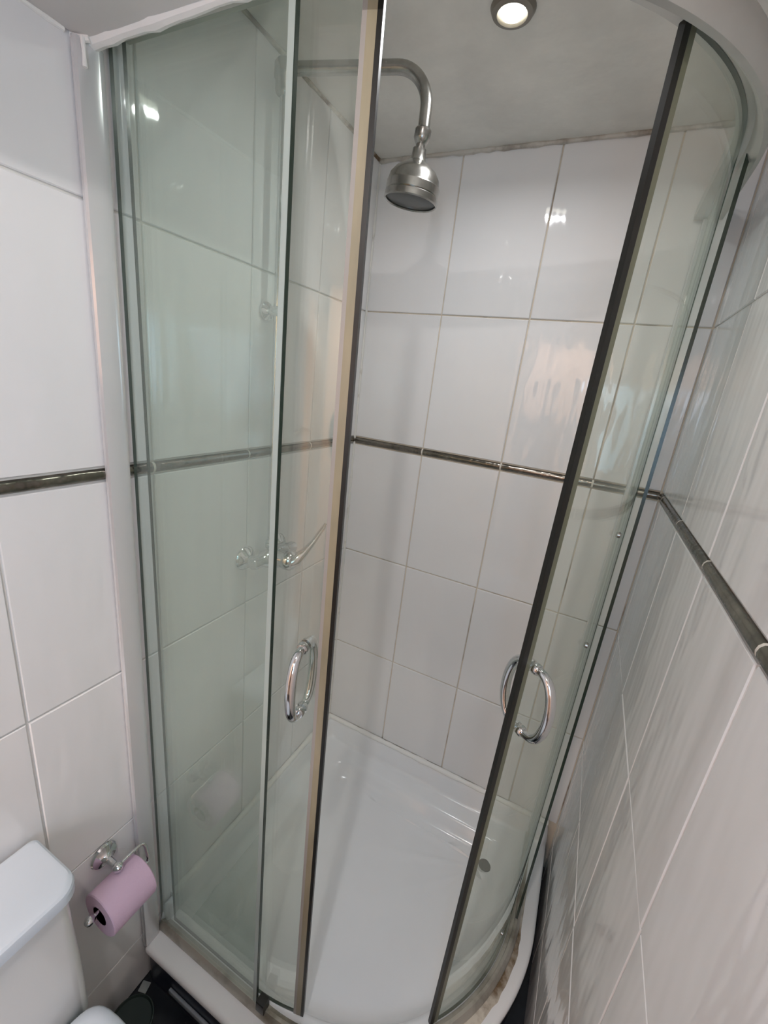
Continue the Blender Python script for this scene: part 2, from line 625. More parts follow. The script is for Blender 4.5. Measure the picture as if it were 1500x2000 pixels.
bead('sealant_bead', [(0.0015, -0.0015, 0.21), (0.0015, -0.0015, ZC)], 0.0045, M['sealant'], wb, 0.25)
bead('sealant_bead', [(0.0, -0.002, ZC - 0.003), (XW, -0.002, ZC - 0.003)], 0.0065, M['mould_bead'], wb, 0.3)
bead('sealant_bead', [(0.002, 0.0, ZC - 0.002), (0.002, -0.83, ZC - 0.002)], 0.005, M['grime'], wl, 0.3)
bead('sealant_bead', [(0.002, -0.86, ZS - 0.001), (0.002, YD, ZS - 0.001)], 0.004, M['sealant_clean'], wl, 0.3)
bead('sealant_bead', [(0.006, -0.0075, 0.2035), (0.895, -0.0075, 0.2035)], 0.0095, M['sealant_clean'], wb, 0.15, 12)
bead('sealant_bead', [(0.0075, -0.006, 0.2035), (0.0075, -0.77, 0.2035)], 0.0095, M['sealant_clean'], wl, 0.15, 12)
# lumpy filler where the soffit meets the glass, with two runs
bead('filler_bead', [(0.012, -0.829, ZS + 0.003), (0.30, -0.829, ZS + 0.005)], 0.0090, M['sealant_clean'], sof, 0.22, 10)
bead('filler_bead', [(0.0, -0.848, ZS - 0.003), (0.020, -0.838, ZS - 0.001)], 0.0055, M['sealant_clean'], sof, 0.3, 10)
tube('filler_drip', [(0.0155, -0.845, ZS - 0.002), (0.0150, -0.844, ZS - 0.02), (0.0150, -0.844, ZS - 0.034)], [0.003, 0.0025, 0.0032], M['sealant_clean'], sof, 8)

# ------------------------------------------------------------------ shower tray
tray = empty('shower_tray', (0.45, -0.42, 0.0))
tag(tray, 'white quadrant shower tray with a grimy curved rim under the glass enclosure', 'shower tray')


def inv(o, root):
    return o


def outline(d, rc):
    """tray outline inset by d, fixed count of points; returns (x,y,wall weight)"""
    x0, x1, y1, y0 = 0.003 + d, 0.906 - d, -0.003 - d, -0.855 + d
    Ro = 0.555 - d
    acx, acy = x1 - Ro, y0 + Ro
    r = max(rc, 0.004)
    pts = []

    def seg(a, b, n, w):
        for i in range(n):
            t = i / n
            pts.append((a[0] + (b[0] - a[0]) * t, a[1] + (b[1] - a[1]) * t, w))

    def arc(c, rr, a0, a1, n, w0, w1):
        for i in range(n):
            t = i / n
            a = a0 + (a1 - a0) * t
            pts.append((c[0] + rr * math.cos(a), c[1] + rr * math.sin(a), w0 + (w1 - w0) * t))
    seg((x0 + r, y1), (x1 - r, y1), 26, 1)
    arc((x1 - r, y1 - r), r, PI / 2, 0, 8, 1, 0)
    seg((x1, y1 - r), (x1, acy), 8, 0)
    arc((acx, acy), Ro, 0, -PI / 2, 44, 0, 0)
    seg((acx, y0), (x0 + r, y0), 12, 0)
    arc((x0 + r, y0 + r), r, -PI / 2, -PI, 8, 0, 0)
    seg((x0, y0 + r), (x0, y0 + 0.06), 3, 0)
    seg((x0, y0 + 0.06), (x0, y0 + 0.075), 2, 1)
    seg((x0, y0 + 0.075), (x0, y1 - r), 24, 1)
    arc((x0 + r, y1 - r), r, PI, PI / 2, 8, 1, 1)
    return pts


DRAIN = (0.735, -0.160)
rings = [  # inset, z at open side, z at wall, corner radius
    (0.014, 0.020, 0.020, 0.01), (0.014, 0.112, 0.112, 0.01), (0.000, 0.114, 0.114, 0.012), (0.000, 0.122, 0.195, 0.012),
    (0.002, 0.127, 0.197, 0.014), (0.007, 0.1305, 0.198, 0.016), (0.011, 0.131, 0.195, 0.02), (0.014, 0.131, 0.182, 0.022),
    (0.020, 0.131, 0.140, 0.03), (0.026, 0.131, 0.128, 0.036), (0.036, 0.131, 0.124, 0.04), (0.075, 0.131, 0.121, 0.06),
    (0.088, 0.130, 0.118, 0.07), (0.096, 0.125, 0.111, 0.075), (0.108, 0.098, 0.094, 0.085), (0.118, 0.084, 0.082, 0.095), (0.130, 0.078, 0.078, 0.10),
    (0.150, 0.0765, 0.0765, 0.12)]
V, Fc = [], []
for (d, zo, zw, rc) in rings:
    for (x, yy, w) in outline(d, rc):
        V.append((x, yy, zo + (zw - zo) * w))
NR = len(outline(0, 0.01))
base = outline(rings[-1][0], rings[-1][3])
KIN = 26
for k in range(1, KIN + 1):
    t = k / KIN * 0.955
    for i, (x, yy, w) in enumerate(base):
        px, py = x + (DRAIN[0] - x) * t, yy + (DRAIN[1] - yy) * t
        z = 0.0765 - 0.0085 * t
        dist = math.hypot(px - DRAIN[0], py - DRAIN[1])
        a = math.atan2(py - DRAIN[1], px - DRAIN[0])
        rib = max(0.0, math.cos(a * 16)) ** 2
        win_ = max(0.0, min(1.0, (dist - 0.08) / 0.05)) * max(0.0, min(1.0, (0.46 - dist) / 0.12))
        z += 0.0020 * rib * win_
        V.append((px, py, z))
nr = len(rings) + KIN
for i in range(nr - 1):
    for k in range(NR):
        Fc.append((i * NR + k, i * NR + (k + 1) % NR, (i + 1) * NR + (k + 1) % NR, (i + 1) * NR + k))
Fc.append(tuple((nr - 1) * NR + k for k in range(NR)))
off = Vector((0.45, -0.42, 0.0))
tb = mesh('basin', [Vector(v) - off for v in V], Fc, M['acrylic'], tray, angle=60)


def sub(o, root_loc):
    """meshes are written in world coordinates: shift them when the parent empty is elsewhere"""
    o.location = Vector(o.location) - Vector(root_loc)
    return o


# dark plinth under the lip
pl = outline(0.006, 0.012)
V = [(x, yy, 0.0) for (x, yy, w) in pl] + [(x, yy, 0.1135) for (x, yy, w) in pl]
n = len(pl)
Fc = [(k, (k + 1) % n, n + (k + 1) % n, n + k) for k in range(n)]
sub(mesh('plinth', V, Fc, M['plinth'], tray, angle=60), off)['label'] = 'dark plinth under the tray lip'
sub(sweep('plinth_strip', 0.5505, -0.255, 0.25, rrect(-0.001, 0.006, 0.036, 0.052, 0.002), M['plinthstrip'], tray), off)  # thin grey strip along the plinth face
sub(lathe('drain_cover', [(0.0, 0.009), (0.012, 0.009), (0.030, 0.007), (0.040, 0.004), (0.044, 0.0), (0.044, -0.004)], (DRAIN[0], DRAIN[1], 0.0695), (0, 0, 1), M['drain'], tray), off)
sub(lathe('drain_hole', [(0.0, 0.0116), (0.018, 0.0112), (0.021, 0.0086)], (DRAIN[0], DRAIN[1], 0.0695), (0, 0, 1), M['spray'], tray), off)
# grimy old sealant along the outside of the rail, heaviest on the curve at the right
V, Fc = [], []
pp = plan_pts(0.5, 0.30, 1.285)
for i, (p, nn) in enumerate(pp):
    t = i / (len(pp) - 1)
    wd = 0.004 + 0.013 * math.sin(PI * min(1, t * 1.05)) ** 0.7 + random.uniform(-0.002, 0.002)
    for dr, z in ((0.009, 0.1300), (0.009, 0.137), (0.013 + wd * 0.3, 0.1355), (0.014 + wd, 0.1315), (0.0145 + wd, 0.1300)):
        q = p + nn * dr
        V.append((q.x, q.y, z))
for i in range(len(pp) - 1):
    for k in range(4):
        Fc.append((i * 5 + k, i * 5 + k + 1, (i + 1) * 5 + k + 1, (i + 1) * 5 + k))
sub(mesh('old_sealant', V, Fc, M['grime'], tray), off)['label'] = 'brown mould-stained sealant'

# ------------------------------------------------------------------ shower enclosure
enc = empty('shower_enclosure', (0.0, 0.0, 0.13))
tag(enc, 'curved glass quadrant shower enclosure with silver frame and two sliding doors', 'shower enclosure')
EO = (0, 0, 0.13)
ZB, ZT = 0.131, 1.992


def E(o):
    return sub(o, EO)


# bottom rail, top track
rp = [(-0.014, ZB), (0.012, ZB), (0.013, ZB + 0.010), (0.008, ZB + 0.018), (0.004, ZB + 0.024), (-0.003, ZB + 0.024), (-0.005, ZB + 0.014), (-0.014, ZB + 0.012)]
E(sweep('bottom_rail', 0.5, -0.345, 1.295, rp, M['rail'], enc, angle=50))['label'] = 'silver bottom rail dulled with grime'
tp = [(-0.030, ZT + 0.016), (-0.029, ZT + 0.003), (-0.006, ZT + 0.002), (0.003, ZT - 0.016), (0.010, ZT - 0.023), (0.0165, ZT - 0.021), (0.0205, ZT - 0.006), (0.019, ZT + 0.014),
      (0.013, ZT + 0.030), (0.004, ZT + 0.038), (-0.008, ZT + 0.040), (-0.028, ZT + 0.036)]
E(sweep('top_track', 0.5, -0.345, 1.295, tp, M['track'], enc, angle=40))
# wall jambs: rounded polished aluminium channels
jp = []
for (x, yy) in [(0.003, -0.8535), (0.0085, -0.8535), (0.0115, -0.851), (0.0125, -0.846), (0.0132, -0.835), (0.0135, -0.824), (0.0125, -0.817), (0.0095, -0.8135), (0.003, -0.8135)]:
    jp.append((x, yy))


def prism(name, poly, z0, z1, mat, parent, angle=35):
    n = len(poly)
    V = [(x, yy, z0) for x, yy in poly] + [(x, yy, z1) for x, yy in poly]
    Fc = [(k, (k + 1) % n, n + (k + 1) % n, n + k) for k in range(n)] + [tuple(range(n)), tuple(range(n, 2 * n))]
    return mesh(name, V, Fc, mat, parent, angle=angle)


E(prism('wall_jamb', jp, ZB, ZS - 0.002, M['alu'], enc))
jr = [(0.8385, -0.003), (0.8385, -0.020), (0.841, -0.023), (0.858, -0.023), (0.8605, -0.020), (0.8605, -0.003)]
E(prism('wall_jamb', jr, ZB, ZT, M['alu'], enc))


def glass_panel(name, R, s0, s1, z0, z1, mat, th=0.006, lean=0.0, dx=0.0):
    prof = rect(-th / 2, th / 2, z0, z1)
    return E(sweep(name, R, s0, s1, prof, [mat, M['glass_edge']], enc, mi_fn=lambda k: 0 if k in (1, 3) else 1, angle=30, lean=lean, dx=dx))


fpl = glass_panel('fixed_panel', 0.5, -0.3455, -0.0245, ZB + 0.012, ZT + 0.004, M['glass'])
fpl['label'] = 'flat fixed glass panel at left with a milky green film'
E(sweep('panel_seal', 0.5, -0.030, -0.0205, rrect(-0.0036, 0.0036, ZB + 0.014, ZT, 0.0012), M['clear_seal'], fpl))
E(sweep('panel_edge', 0.5, -0.0205, -0.0192, rect(-0.0030, 0.0036, ZB + 0.014, ZT), M['glass_edge'], fpl))
fpr = glass_panel('fixed_panel', 0.5, 0.985, 1.276, ZB + 0.012, ZT + 0.004, M['glass'])
fpr['label'] = 'fixed glass panel beside the right wall'
E(sweep('panel_edge', 0.5, 0.983, 0.986, rect(-0.0032, 0.0032, ZB + 0.014, ZT), M['glass_edge'], fpr))
RD = 0.482
sl, LL, DX = ang(-73.95), -0.0117, -0.055   # the rigid curved pane keeps its bend where it slides past the arc
drl = glass_panel('sliding_door', RD, -0.276, sl - 0.008, ZB + 0.016, ZT + 0.002, M['glass_door'], lean=LL, dx=DX)
drl['label'] = 'left glass door, slid open'
sr, LR = ang(-42.05), 0.0141
drr = glass_panel('sliding_door', RD, sr + 0.008, 1.045, ZB + 0.016, ZT + 0.002, M['glass_door'], lean=LR)
drr['label'] = 'right glass door, standing at the middle'
dd = lambda m: m / (RD * PI / 2)
E(sweep('edge_seal', RD, sl - dd(0.0065), sl, rrect(-0.005, 0.005, ZB + 0.014, ZT + 0.001, 0.0015), M['black_rubber'], drl, lean=LL, dx=DX))
E(sweep('vinyl_strip', RD, sl - dd(0.018), sl - dd(0.0065), rrect(-0.0048, 0.0048, ZB + 0.014, ZT + 0.001, 0.002), M['cream_seal'], drl, lean=LL, dx=DX))['label'] = 'yellowed vinyl strip'
E(sweep('vinyl_strip', RD, sl - dd(0.0240), sl - dd(0.018), rrect(-0.0045, 0.0045, ZB + 0.014, ZT + 0.001, 0.002), M['pinkish_seal'], drl, lean=LL, dx=DX))['label'] = 'milky vinyl strip'
E(sweep('edge_seal', RD, sr, sr + dd(0.010), rrect(-0.0045, 0.0045, ZB + 0.014, ZT + 0.001, 0.0015), M['black_rubber'], drr, lean=LR))
E(sweep('vinyl_strip', RD, sr + dd(0.010), sr + dd(0.020), rrect(-0.0040, 0.0040, ZB + 0.014, ZT + 0.001, 0.0015), M['olive_seal'], drr, lean=LR))['label'] = 'dull olive vinyl strip'


def handle(door, deg, dx, out):
    a = math.radians(deg)
    nn = Vector((math.cos(a), math.sin(a), 0))
    base = Vector((CX + dx, CY, 0)) + nn * RD
    zc, hh = 1.070, 0.066
    h = None
    for sgn in (1, -1):
        pts = []
        for i in range(25):
            t = -PI / 2 + PI * i / 24
            pts.append(base + nn * (sgn * (0.004 + out * max(0.0, math.cos(t)) ** 0.75)) + Vector((0, 0, zc + hh * math.sin(t) * (1 + 0.10 * math.cos(t)))))
        rad = [0.0070 + 0.0022 * math.sin(PI * i / 24) for i in range(25)]
        o = E(tube('handle', pts, rad, M['chrome'], door, 14))
        if sgn == 1:
            h = o
        for s in (-1, 1):
            lathe_o = lathe('collar', [(0.0, 0.0), (0.0105, 0.0), (0.0105, 0.006), (0.009, 0.009), (0.0, 0.009)], base + nn * (sgn * 0.003) + Vector((0, 0, zc + s * hh)), nn * sgn, M['chrome'], door, 18)
            E(lathe_o)
    return h


handle(drl, -80.0, DX, 0.040)
handle(drr, -37.8, 0.0, 0.047)
# small roller screws on the right door
for z in (0.28, 1.13, 1.36):
    a = math.radians(-18)
    nn = Vector((math.cos(a), math.sin(a), 0))
    E(lathe('roller_cap', [(0.0, 0.0), (0.006, 0.0), (0.005, 0.004), (0.0, 0.005)], Vector((CX, CY, z)) + nn * (RD + 0.003), nn, M['dullchrome'], drr, 14))
# dark rubber end stop of the rail at the foot of the left panel
E(sweep('rail_stop', 0.5, -0.014, 0.010, rrect(-0.010, 0.012, ZB + 0.020, ZB + 0.052, 0.003), M['black_rubber'], enc))
# sub-parts were shifted twice by E (their parents already carry the shift): undo
for o in list(bpy.data.objects):
    if o.parent and o.parent.parent is enc:
        o.location = (0, 0, 0)

# ------------------------------------------------------------------ shower fittings
sh = empty('shower', (0.0, -0.455, 1.10))
tag(sh, 'chrome shower mixer with tall riser pipe, curved arm and bell shower head', 'shower')
SO = (0.0, -0.455, 1.10)


def S(o):
    return sub(o, SO)


VY, VZ, VX = -0.455, 1.100, 0.045
for yy in (-0.518, -0.392):
    fo = S(lathe('wall_flange', [(0.0, 0.001), (0.031, 0.001), (0.032, 0.004), (0.028, 0.010), (0.016, 0.016), (0.0125, 0.020), (0.0125, 0.034), (0.0, 0.034)], (0.0005, yy, VZ), (1, 0, 0), M['chrome'], sh))
body = [(0.0, -0.082), (0.014, -0.082), (0.0155, -0.078), (0.0155, -0.050), (0.019, -0.044), (0.0235, -0.036), (0.0245, 0.0), (0.0235, 0.036), (0.019, 0.044), (0.0155, 0.05), (0.0155, 0.078), (0.014, 0.082), (0.0, 0.082)]
S(lathe('valve_body', body, (VX, VY, VZ), (0, 1, 0), M['chrome'], sh))
S(lathe('valve_collar', [(0.0, 0.0), (0.029, 0.0), (0.029, 0.014), (0.026, 0.016), (0.026, 0.034), (0.028, 0.036), (0.027, 0.050), (0.021, 0.058), (0.0, 0.061)], (VX + 0.008, VY, VZ), (1, 0, 0), M['chrome'], sh))
lv = [Vector((VX + 0.055, VY - 0.006, VZ - 0.006)), Vector((VX + 0.068, VY + 0.006, VZ + 0.004)), Vector((VX + 0.078, VY + 0.024, VZ + 0.020)), Vector((VX + 0.088, VY + 0.050, VZ + 0.046)), Vector((VX + 0.096, VY + 0.080, VZ + 0.080)), Vector((VX + 0.097, VY + 0.090, VZ + 0.090))]
S(tube('lever', lv, [0.014, 0.0165, 0.0115, 0.0072, 0.0060, 0.0045], M['chrome'], sh, 16))
RX = 0.036
S(tube('riser_pipe', [(RX, VY - 0.004, VZ + 0.02), (RX, VY - 0.008, 1.6), (RX, VY - 0.012, 2.112)], 0.0095, M['chrome'], sh, 18))
S(lathe('riser_nut', [(0.0, 0.0), (0.0145, 0.0), (0.0145, 0.018), (0.0115, 0.022), (0.0, 0.022)], (RX, VY - 0.004, VZ + 0.022), (0, 0, 1), M['chrome'], sh, 6))
br = S(lathe('riser_bracket', [(0.0, 0.001), (0.020, 0.001), (0.020, 0.005), (0.011, 0.010), (0.008, 0.014), (0.008, 0.024), (0.013, 0.026), (0.0135, 0.046), (0.010, 0.049), (0.0, 0.049)], (0.0005, VY - 0.009, 1.695), (1, 0, 0), M['chrome'], sh))
# elbow and arm
AZ = 2.129
S(lathe('elbow', [(0.0, 0.0), (0.017, 0.0), (0.0185, 0.004), (0.0185, 0.020), (0.021, 0.024), (0.021, 0.046), (0.017, 0.052), (0.0, 0.054)], (RX, VY - 0.0125, 2.088), (0, 0, 1), M['dullchrome'], sh, 24))
ap = []
A0 = Vector((RX, -0.4675, AZ))
dirv = Vector((0.315 - RX, -0.400 + 0.4675, 0)).normalized()
HP = Vector((0.3135, -0.400, 0))
Ltot = (Vector((HP.x, HP.y, AZ)) - A0).length
rb = 0.062
for i in range(8):
    ap.append(A0 + dirv * ((Ltot - rb) * i / 7))
for i in range(1, 13):
    t = PI / 2 * i / 12
    ap.append(A0 + dirv * (Ltot - rb + rb * math.sin(t)) + Vector((0, 0, -rb + rb * math.cos(t))))
ap.append(Vector((HP.x, HP.y, 2.045)))
ap.append(Vector((HP.x, HP.y, 2.026)))
S(tube('shower_arm', ap, 0.0112, M['dullchrome'], sh, 18))
axis = Vector((-0.10, 0.02, -1)).normalized()
hd = S(lathe('shower_head', [(0.0, 0.0), (0.013, 0.0), (0.0155, 0.003), (0.0155, 0.016), (0.012, 0.023), (0.009, 0.026), (0.009, 0.031), (0.0135, 0.033), (0.0135, 0.046), (0.016, 0.052),
                            (0.026, 0.059), (0.040, 0.068), (0.0485, 0.079), (0.051, 0.090), (0.0515, 0.091), (0.0525, 0.0925), (0.0525, 0.106), (0.0512, 0.107), (0.0530, 0.109), (0.0535, 0.119), (0.051, 0.121), (0.0495, 0.119), (0.0495, 0.1145), (0.0, 0.1145)],
              (HP.x, HP.y, 2.036), axis, M['dullchrome'], sh, 40, 30))
sp = lathe('spray_plate', [(0.0, 0.1185), (0.018, 0.1182), (0.047, 0.1172), (0.0490, 0.1160), (0.0490, 0.1150), (0.0, 0.1150)], (HP.x, HP.y, 2.036), axis, M['spray'], hd, 36)

# ------------------------------------------------------------------ downlight over the shower
dl = empty('ceiling_downlight', (0.455, -0.412, ZC))
tag(dl, 'lit round recessed downlight in the ceiling above the shower', 'ceiling light', 'recessed downlights')
DO = (0.455, -0.412, ZC)
lathe('bezel', [(0.0212, -0.004), (0.025, -0.010), (0.033, -0.008), (0.037, -0.0005), (0.0212, -0.0005)], (0, 0, 0), (0, 0, 1), M['bezel'], dl, 40)
lathe('bulb', [(0.0, -0.012), (0.012, -0.0115), (0.018, -0.009), (0.0207, -0.006), (0.0207, -0.002), (0.0, -0.002)], (0, 0, 0), (0, 0, 1), M['bulb'], dl, 36)
dl2 = dl.copy()
COL.objects.link(dl2)
dl2.location = (0.62, -1.45, ZC)
dl2['label'] = 'lit round recessed downlight in the ceiling outside the shower, over the toilet'
for ch in list(dl.children):
    c = ch.copy()
    COL.objects.link(c)
    c.parent = dl2

# ------------------------------------------------------------------ toilet
T0 = Vector((0.0, -1.24, 0.0))
to = empty('toilet', T0)
tag(to, 'white close-coupled toilet with slim cistern against the left tiled wall', 'toilet')


def rr_poly(x0, x1, y0, y1, r_front, r_back, n=8):
    out = []
    for (cx, cy, r, a0) in ((x1 - r_front, y1 - r_front, r_front, 0), (x0 + r_back, y1 - r_back, r_back, PI / 2), (x0 + r_back, y0 + r_back, r_back, PI), (x1 - r_front, y0 + r_front, r_front, 1.5 * PI)):
        for i in range(n + 1):
            t = a0 + PI / 2 * i / n
            out.append((cx + r * math.cos(t), cy + r * math.sin(t)))
    return out


def loft(name, polys, mat, parent, root, angle=35):
    n = len(polys[0][0])
    V, Fc = [], []
    for (poly, z) in polys:
        for (x, yy) in poly:
            V.append(Vector((x, yy, z)) - Vector(root))
    for i in range(len(polys) - 1):
        for k in range(n):
            Fc.append((i * n + k, i * n + (k + 1) % n, (i + 1) * n + (k + 1) % n, (i + 1) * n + k))
    Fc.append(tuple(range(n)))
    Fc.append(tuple((len(polys) - 1) * n + k for k in range(n)))
    return mesh(name, V, Fc, mat, parent, angle=angle)


def cist(d, z, xf=0.146):
    return (rr_poly(0.012 + d * 0.3, xf - d, -1.445 + d, -1.040 - d, 0.026, 0.012), z)


loft('cistern', [cist(0.004, 0.405, 0.143), cist(-0.002, 0.415, 0.143), cist(-0.001, 0.55, 0.141), cist(0.002, 0.70, 0.139), cist(0.002, 0.714, 0.139)], M['ceramic_grey'], to, T0)


def lid(d, z):
    return (rr_poly(0.010 + d, 0.149 - d, -1.455 + d, -1.031 - d, 0.034, 0.012), z)


loft('cistern_lid', [lid(0.005, 0.7145), lid(0.0, 0.717), lid(0.0, 0.732), lid(0.0015, 0.7365), lid(0.005, 0.7395), lid(0.009, 0.7405)], M['plastic'], to, T0, 22)
lathe('flush_button', [(0.020, 0.0), (0.020, 0.004), (0.016, 0.006), (0.0, 0.006)], Vector((0.083, -1.24, 0.7405)) - T0, (0, 0, 1), M['chrome'], to, 24)


def bowl_poly(x0, x1, w, n=40, back=0.4):
    out = []
    cx = x0 + (x1 - x0) * 0.42
    for i in range(n):
        t = 2 * PI * i / n
        c, s = math.cos(t), math.sin(t)
        rx = (x1 - cx) if c > 0 else (cx - x0)
        e = 1.0 if c > 0 else back
        x = cx + rx * (abs(c) ** e) * (1 if c > 0 else -1)
        yy = -1.24 + w * (abs(s) ** (1.0 if c > 0 else back)) * (1 if s > 0 else -1)
        out.append((x, yy))
    return out


loft('pan', [(bowl_poly(0.06, 0.44, 0.105), 0.0), (bowl_poly(0.06, 0.44, 0.108), 0.03), (bowl_poly(0.07, 0.42, 0.095), 0.12), (bowl_poly(0.06, 0.52, 0.13), 0.24),
             (bowl_poly(0.03, 0.61, 0.178), 0.34), (bowl_poly(0.025, 0.625, 0.186), 0.385), (bowl_poly(0.03, 0.62, 0.180), 0.392)], M['ceramic'], to, T0, 60)
loft('seat', [(bowl_poly(0.155, 0.632, 0.198, back=0.2), 0.3935), (bowl_poly(0.152, 0.636, 0.203, back=0.2), 0.402), (bowl_poly(0.152, 0.636, 0.203, back=0.2), 0.418), (bowl_poly(0.156, 0.632, 0.199, back=0.2), 0.422)], M['plastic'], to, T0, 50)
loft('seat_lid', [(bowl_poly(0.152, 0.636, 0.202, back=0.2), 0.4235), (bowl_poly(0.149, 0.640, 0.206, back=0.2), 0.430), (bowl_poly(0.149, 0.640, 0.206, back=0.2), 0.446), (bowl_poly(0.153, 0.636, 0.202, back=0.2), 0.453), (bowl_poly(0.165, 0.62, 0.188, back=0.2), 0.456), (bowl_poly(0.22, 0.55, 0.12), 0.458)], M['plastic'], to, T0, 50)

# ------------------------------------------------------------------ paper holder and roll
HO = Vector((0.0, -0.922, 0.545))
ho = empty('toilet_roll_holder', HO)
tag(ho, 'chrome open-arm toilet roll holder with round wall plate beside the cistern', 'toilet roll holder')
lathe('wall_plate', [(0.0, 0.001), (0.027, 0.001), (0.0275, 0.004), (0.025, 0.008), (0.016, 0.011), (0.010, 0.016), (0.0075, 0.024), (0.0065, 0.038), (0.0065, 0.044), (0.0, 0.044)], (0, 0, 0), (1, 0, 0), M['chrome'], ho, 32)
lathe('ball', [(0.0, -0.0105), (0.006, -0.0088), (0.0098, -0.004), (0.0105, 0.0), (0.0098, 0.004), (0.006, 0.0088), (0.0, 0.0105)], (0.050, 0.0, 0.0), (1, 0, 0), M['chrome'], ho, 20)
RAX, RAZ = 0.064, 0.498
hp = [Vector((0.050, -0.922, 0.547)), Vector((0.050, -0.890, 0.547)), Vector((0.050, -0.872, 0.547)), Vector((0.052, -0.866, 0.545)), Vector((0.055, -0.8635, 0.536)), Vector((0.061, -0.863, 0.507)), Vector((0.063, -0.866, 0.499)), Vector((0.064, -0.874, RAZ)), Vector((0.064, -0.93, RAZ)), Vector((0.064, -0.986, RAZ))]
tube('arm', [p - HO for p in hp], 0.0035, M['chrome'], ho, 12)
lathe('end_ball', [(0.0, -0.010), (0.006, -0.0085), (0.009, -0.004), (0.0095, 0.0), (0.009, 0.004), (0.006, 0.0085), (0.0, 0.010)], Vector((0.064, -0.991, RAZ)) - HO, (0, 1, 0), M['chrome'], ho, 18)
ro_c = Vector((0.064, -0.9265, RAZ - 0.0155))
ro = empty('toilet_roll', ro_c)
tag(ro, 'pink toilet roll hanging on the chrome holder beside the cistern', 'toilet roll')
Rr, ri, hl = 0.0475, 0.0205, 0.0465
lathe('paper', [(ri, -hl), (Rr - 0.002, -hl), (Rr, -hl + 0.002), (Rr, hl - 0.002), (Rr - 0.002, hl), (ri, hl), (ri, -hl)], (0, 0, 0), (0, 1, 0), M['paper'], ro, 48)
lathe('cardboard_core', [(ri - 0.0012, -hl + 0.001), (ri - 0.0002, -hl + 0.001), (ri - 0.0002, hl - 0.001), (ri - 0.0012, hl - 0.001), (ri - 0.0012, -hl + 0.001)], (0, 0, 0), (0, 1, 0), M['card'], ro, 36)

# ------------------------------------------------------------------ things on the dark floor beside the tray
P0 = Vector((0.083, -0.945, 0.0))
po = empty('pot', P0)
tag(po, 'dark round plastic pot on the floor between the tray and the toilet', 'pot')
lathe('tub', [(0.0, 0.0), (0.038, 0.0), (0.040, 0.004), (0.045, 0.085), (0.047, 0.088), (0.0475, 0.092), (0.045, 0.093), (0.0425, 0.088), (0.0, 0.086)], (0, 0, 0), (0, 0, 1), M['pot'], po, 36)
sc = box('paper_scrap', (-0.011, -0.011, 0.0), (0.011, 0.011, 0.003), M['scrap'], None, 0.001)
sc.location = (0.016, -0.868, 0.0005)
sc.rotation_euler = (0, 0, 0.3)
tag(sc, 'small pale grey square scrap on the dark floor at the tray corner', 'scrap')

# ------------------------------------------------------------------ the person who takes the picture (seen in reflections)
M['skin'] = pbr('skin', (0.50, 0.33, 0.25), rough=0.5)
M['jumper'] = pbr('dark_jumper', (0.030, 0.032, 0.040), rough=0.9, var=0.2, vscale=30)
M['denim'] = pbr('dark_denim', (0.035, 0.045, 0.075), rough=0.9, var=0.2, vscale=40)
M['hair'] = pbr('dark_hair', (0.025, 0.018, 0.014), rough=0.6)
M['lip'] = pbr('lip', (0.36, 0.17, 0.15), rough=0.5)
M['eye'] = pbr('eye_white', (0.75, 0.73, 0.70), rough=0.2)
M['shoe'] = pbr('black_shoe', (0.02, 0.02, 0.02), rough=0.5)
M['phone'] = pbr('black_phone', (0.015, 0.015, 0.018), rough=0.12)

PX, PY = 0.44, -1.84
pe = empty('person', (PX, PY, 0.0))
tag(pe, 'person in dark jumper and jeans standing behind the camera, holding up a phone', 'person')
PO = Vector((PX, PY, 0.0))


def skinned(name, nodes, edges, root, mats, parent, mat_fn=None, sub_lv=2):
    """nodes: name -> (x, y, z, radius); one vertex per joint, grown by the skin modifier"""
    keys = list(nodes)
    me = bpy.data.meshes.new(name + '_joints')
    me.from_pydata([Vector(nodes[k][:3]) - PO for k in keys], [(keys.index(a), keys.index(b)) for a, b in edges], [])
    o = bpy.data.objects.new(name + '_joints', me)
    COL.objects.link(o)
    md = o.modifiers.new('skin', 'SKIN')
    md.use_smooth_shade = True
    for k, v in zip(keys, me.skin_vertices[0].data):
        r = nodes[k][3]
        v.radius = r if isinstance(r, tuple) else (r, r)
        v.use_root = (k == root)
    sb = o.modifiers.new('subdivision', 'SUBSURF')
    sb.levels = sb.render_levels = sub_lv
    dg = bpy.context.evaluated_depsgraph_get()
    out = bpy.data.meshes.new_from_object(o.evaluated_get(dg))
    out.name = name
    bpy.data.objects.remove(o)
    out.materials.clear()
    for m in mats:
        out.materials.append(m)
    if mat_fn:
        for p in out.polygons:
            p.material_index = mat_fn(p.center + PO)
    out.polygons.foreach_set('use_smooth', [True] * len(out.polygons))
    r = bpy.data.objects.new(name, out)
    COL.objects.link(r)
    r.parent = parent
    return r


